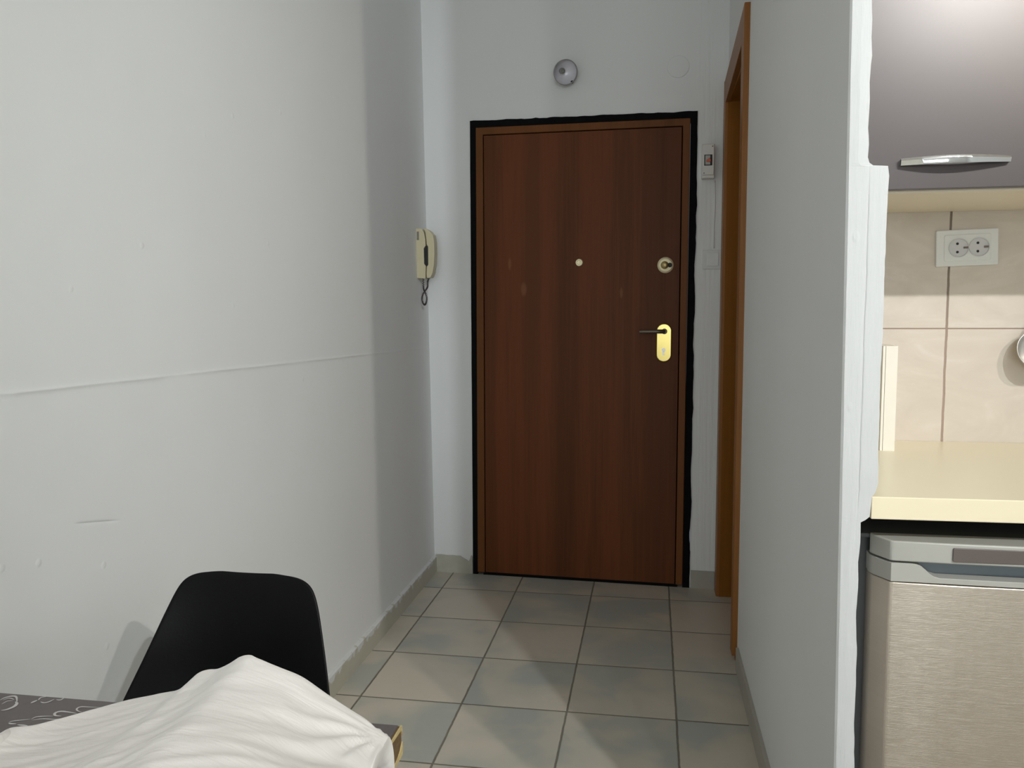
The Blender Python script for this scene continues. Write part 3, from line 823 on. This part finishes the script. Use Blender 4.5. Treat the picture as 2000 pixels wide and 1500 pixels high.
bm = bmesh.new()
bx(bm, -.14, .14, -.14, .12, .422, .430)
for sx in (-1, 1):
    tube(bm, [(sx*.13, -.13, .41), (sx*.17, .15, .22)], .004, 8); tube(bm, [(sx*.13, .11, .41), (sx*.17, -.17, .22)], .004, 8)
for sy in (-1, 1):
    tube(bm, [(-.13, -.01+sy*.12, .41), (.17, -.01+sy*.165, .22)], .004, 8); tube(bm, [(.13, -.01+sy*.12, .41), (-.17, -.01+sy*.165, .22)], .004, 8)
obj('wire_brace', bm, M['wire'], ch)

# ------------------------------------------------------------------ table
tb = empty('table', (0, 0, 0))
tag(tb, 'dark taupe table with white flower print and a chipped corner', 'table')
TX0, TX1, TY0, TY1, TZ = -1.012, -.2975, .22, .9255, .75
obj('table_top', box(TX0, TX1, TY0, TY1, TZ-.038, TZ), M['table'], tb, bevel=.0012)
# raw chipboard where the edging has come away, with remains of yellowed edging
bm = bmesh.new()
prism(bm, [(.9245, TZ-.001), (.9262, TZ-.020), (.9245, TZ-.036), (.60, TZ-.036), (.60, TZ-.001)], TX1-.0005, TX1+.0032, 'x')
obj('bare_edge', bm, M['chip'], tb)
bm = bmesh.new()
prism(bm, [(.9250, TZ+.0004), (.9270, TZ-.004), (.9262, TZ-.013), (.9225, TZ-.0045), (.87, TZ-.0018), (.60, TZ-.0015), (.60, TZ+.0004)], TX1+.0028, TX1+.0046, 'x')
prism(bm, [(.9265, TZ-.021), (.9272, TZ-.030), (.9255, TZ-.037), (.905, TZ-.0375), (.885, TZ-.0375), (.893, TZ-.0345), (.908, TZ-.0325), (.918, TZ-.029)], TX1+.0028, TX1+.0048, 'x')
obj('torn_edging', bm, M['lip'], tb)
for sx, sy in ((-.98, .26), (-.98, .885), (-.335, .26), (-.335, .885)):
    bm = bmesh.new(); bx(bm, sx-.022, sx+.022, sy-.022, sy+.022, 0, TZ-.038); obj('leg', bm, M['wire'], tb, bevel=.003)
# flower print: brush-like petal outlines lying in the surface
def stroke(bm, pts, w0):
    P = [Vector((x, y, 0)) for x, y in pts]; n = 26; L_, R_ = [], []
    for i in range(n+1):
        t_ = i/n; p = catmull(P, t_); q = catmull(P, min(1, t_+.01)); pm = catmull(P, max(0, t_-.01)); d = (q-pm).normalized()
        nn = Vector((-d.y, d.x, 0)); ww = w0*(.12+.88*math.sin(math.pi*min(1, t_*1.0))**.8)
        L_.append(bm.verts.new((p.x+nn.x*ww, p.y+nn.y*ww, TZ+.0004))); R_.append(bm.verts.new((p.x-nn.x*ww, p.y-nn.y*ww, TZ+.0004)))
    for i in range(n): bm.faces.new([L_[i], L_[i+1], R_[i+1], R_[i]])
# pixel-traced strokes turned into table coordinates
def onz(u, v, z):
    d = ((u-1000)/F_PX)*right + ((v-750)/F_PX)*down + fw
    t_ = (z-CAM_H)/d.z
    return (d.x*t_, d.y*t_)
bm = bmesh.new()
STROKES = [([(2, 1388), (14, 1386), (28, 1380), (33, 1374), (30, 1371)], .0022), ([(33, 1373), (32, 1362), (24, 1360), (10, 1363), (0, 1368)], .0016), ([(5, 1368), (18, 1364), (28, 1367)], .0009),
           ([(3, 1376), (14, 1370), (26, 1369)], .0007),
           ([(60, 1374), (66, 1371), (73, 1368)], .0018), ([(75, 1368), (80, 1363), (92, 1361)], .0011), ([(79, 1371), (86, 1373), (96, 1371), (106, 1366)], .0013), ([(110, 1367), (118, 1367.5), (126, 1363)], .0012),
           ([(160, 1391), (152, 1389), (150, 1385), (158, 1381), (176, 1381.5), (198, 1382.5)], .0012),
           ([(120, 1399), (108, 1398), (108, 1393), (118, 1390), (132, 1391), (150, 1394)], .0018),
           ([(17, 1412), (24, 1409), (42, 1407), (60, 1405)], .0010), ([(17, 1412.5), (22, 1414), (32, 1414)], .0014), ([(34, 1416), (44, 1417), (54, 1418)], .0016),
           ([(60, 1406), (70, 1401), (84, 1399.5), (104, 1399)], .0011), ([(62, 1407), (84, 1404.5), (108, 1405.5), (124, 1403)], .0010), ([(-40, 1395), (-20, 1388), (0, 1386)], .0016)]
for pts, w0 in STROKES:
    stroke(bm, [onz(u, v, TZ) for u, v in pts], w0)
for (cx, cy) in ((-.93, .62), (-.90, .80), (-.95, .35)):      # flowers on the hidden part of the top
    for k in range(5):
        a = k*1.257+.4; stroke(bm, [(cx, cy), (cx+.03*math.cos(a-.5), cy+.03*math.sin(a-.5)), (cx+.05*math.cos(a), cy+.05*math.sin(a)), (cx+.03*math.cos(a+.5), cy+.03*math.sin(a+.5)), (cx, cy)], .001)
obj('flower_print', bm, M['petal'], tb)

# ------------------------------------------------------------------ folded sheet on the table
ridge = [(-30, 1452, .74), (0, 1436, .765), (14, 1426, .785), (60, 1421, .80), (120, 1405, .83), (180, 1388, .86), (240, 1371, .885), (300, 1359, .885), (345, 1349, .875), (365, 1334, .86), (387, 1315, .85), (405, 1309, .85), (425, 1307, .845),
         (450, 1295, .835), (468, 1284, .825), (487, 1280, .82), (502, 1287, .815), (545, 1305, .81), (590, 1324, .81), (640, 1358, .81), (700, 1400, .805), (735, 1425, .80), (757, 1442, .795)]
def ony(u, v, y):
    d = ((u-1000)/F_PX)*right + ((v-750)/F_PX)*down + fw
    t_ = y/d.y
    return Vector((d.x*t_, y, CAM_H+d.z*t_))
R3 = [ony(*r) for r in ridge]
lens = [0]
for a, b in zip(R3, R3[1:]): lens.append(lens[-1]+(b-a).length)
def rp(s):
    l = s*lens[-1]
    for i in range(len(R3)-1):
        if l <= lens[i+1] or i == len(R3)-2:
            f = (l-lens[i])/(lens[i+1]-lens[i])
            p0 = R3[max(i-1, 0)]; p1 = R3[i]; p2 = R3[i+1]; p3 = R3[min(i+2, len(R3)-1)]
            return .5*((2*p1)+(-p0+p2)*f+(2*p0-5*p1+4*p2-p3)*f*f+(-p0+3*p1-3*p2+p3)*f**3)
NS, NT = 220, 150
bm = bmesh.new(); grid = []
front_L = Vector((-.80, .36, .79)); front_R = Vector((-.255, .34, .83))
for i in range(NS+1):
    s = i/NS; r0 = rp(s)
    fr_ = front_L.lerp(front_R, s)
    row = []
    hgt = r0.z-TZ
    for j in range(NT+1):
        t_ = j/NT
        if t_ < .12:                                   # back drop from the ridge to the table
            k = t_/.12
            ang = k*math.pi/2
            x = r0.x; y = r0.y+.022*math.cos(ang)*min(1, hgt/.02)-.0*k; z = TZ+.001+(hgt-.001)*math.sin(ang)
            y = min(y, .918)
            if s > .9: x += 0
        elif t_ < .88:
            k = (t_-.12)/.76
            p = r0.lerp(fr_, k)
            x, y, z = p
            # gentle sag behind the ridge, swelling towards the near side
            z += .010*math.sin(math.pi*k)*(.3+.7*s) - .012*math.sin(math.pi*min(1, k*3))*.4
        else:
            k = (t_-.88)/.12
            ang = k*math.pi/2
            x = fr_.x; y = fr_.y-.03*math.sin(ang); z = TZ+.001+(fr_.z-TZ-.001)*math.cos(ang)
        row.append(Vector((x, y, z)))
    grid.append(row)
# right flank: the sheet rolls over past the table edge and tucks back under
NR = 26
last = grid[-1]
for q in range(1, NR+1):
    k = q/NR; ang = k*math.pi
    row = []
    for j, p in enumerate(last):
        hh = max(.0, p.z-(TZ+.002))
        t_ = j/NT
        bulge = (.002+.022*min(1, max(0, (t_-.15)/.3)))*min(1, hh/.03)
        x = p.x+bulge*math.sin(ang) + (-.045*k*k if True else 0)
        z = p.z-hh*(1-math.cos(ang))/2
        row.append(Vector((x, p.y, z)))
    grid.append(row)
def wrk(p, s, t_):
    """creases running up towards the right, gathering at the right corner"""
    v = Vector((p.x, p.y, 0))
    a = math.radians(24); du = v.x*math.cos(a)+v.y*math.sin(a); dv = -v.x*math.sin(a)+v.y*math.cos(a)
    n1 = noise.noise(Vector((du*5, dv*42, 1.3))); n2 = noise.noise(Vector((du*9, dv*95, 4.7)))
    h = .0019*(1-abs(n1)*2.2)+.0009*n2
    c = Vector((-.272, .790, 0)); d = v-c; rr = d.length; th = math.atan2(d.y, d.x)
    g = math.exp(-(rr/.10)**2)
    h += g*.0034*math.sin(th*13+noise.noise(Vector((rr*20, 0, 0)))*2)*min(1, rr/.02)
    h += .003*noise.noise(Vector((v.x*8, v.y*8, 2)))
    return h
V = []
for i, row in enumerate(grid):
    s = min(1, i/NS); rr = []
    for j, p in enumerate(row):
        t_ = j/NT
        edgef = min(1, max(0, (p.z-TZ-.004)/.02))
        rf = .25+.75*min(1, max(0, (t_-.12)/.10)) if t_ > .10 else .35
        q = Vector(p); q.z += wrk(p, s, t_)*edgef*rf
        rr.append(bm.verts.new(q))
    V.append(rr)
for A, B in zip(V, V[1:]):
    for j in range(NT): bm.faces.new([A[j], A[j+1], B[j+1], B[j]])
# underside closes the bundle on the table
bm.faces.new([v for v in V[0]])
bot = [r[0] for r in V]; top_ = [r[-1] for r in V]
for i in range(len(V)-1): bm.faces.new([bot[i], bot[i+1], top_[i+1], top_[i]])
try: bm.faces.new(V[-1][::-1])
except Exception: pass
cl = obj('folded_sheet', bm, M['cloth'], smooth=True)
tag(cl, 'crumpled white cotton sheet heaped over the corner of the table', 'sheet')

# ------------------------------------------------------------------ ceiling spotlight bar (the room's lamp)
lb = empty('ceiling_spotlight_bar', (0, LAMP_Y, CZ))
tag(lb, 'ceiling spotlight bar with three bulbs behind the camera', 'lamp')
obj('bar', box(.90, 2.40, -.025, .025, -.05, 0), M['chrome'], lb, bevel=.004)
for x, col, st in BULBS:
    bm = bmesh.new(); cyl(bm, (x, 0, -.05), (x, 0, LAMP_Z-CZ+.03), .012); obj('stem', bm, M['chrome'], lb, smooth=False)
    bm = bmesh.new(); bmesh.ops.create_icosphere(bm, subdivisions=4, radius=.035, matrix=Matrix.Translation((x, 0, LAMP_Z-CZ)))
    obj('bulb', bm, emit('bulb_glow', col, st), lb, smooth=True)
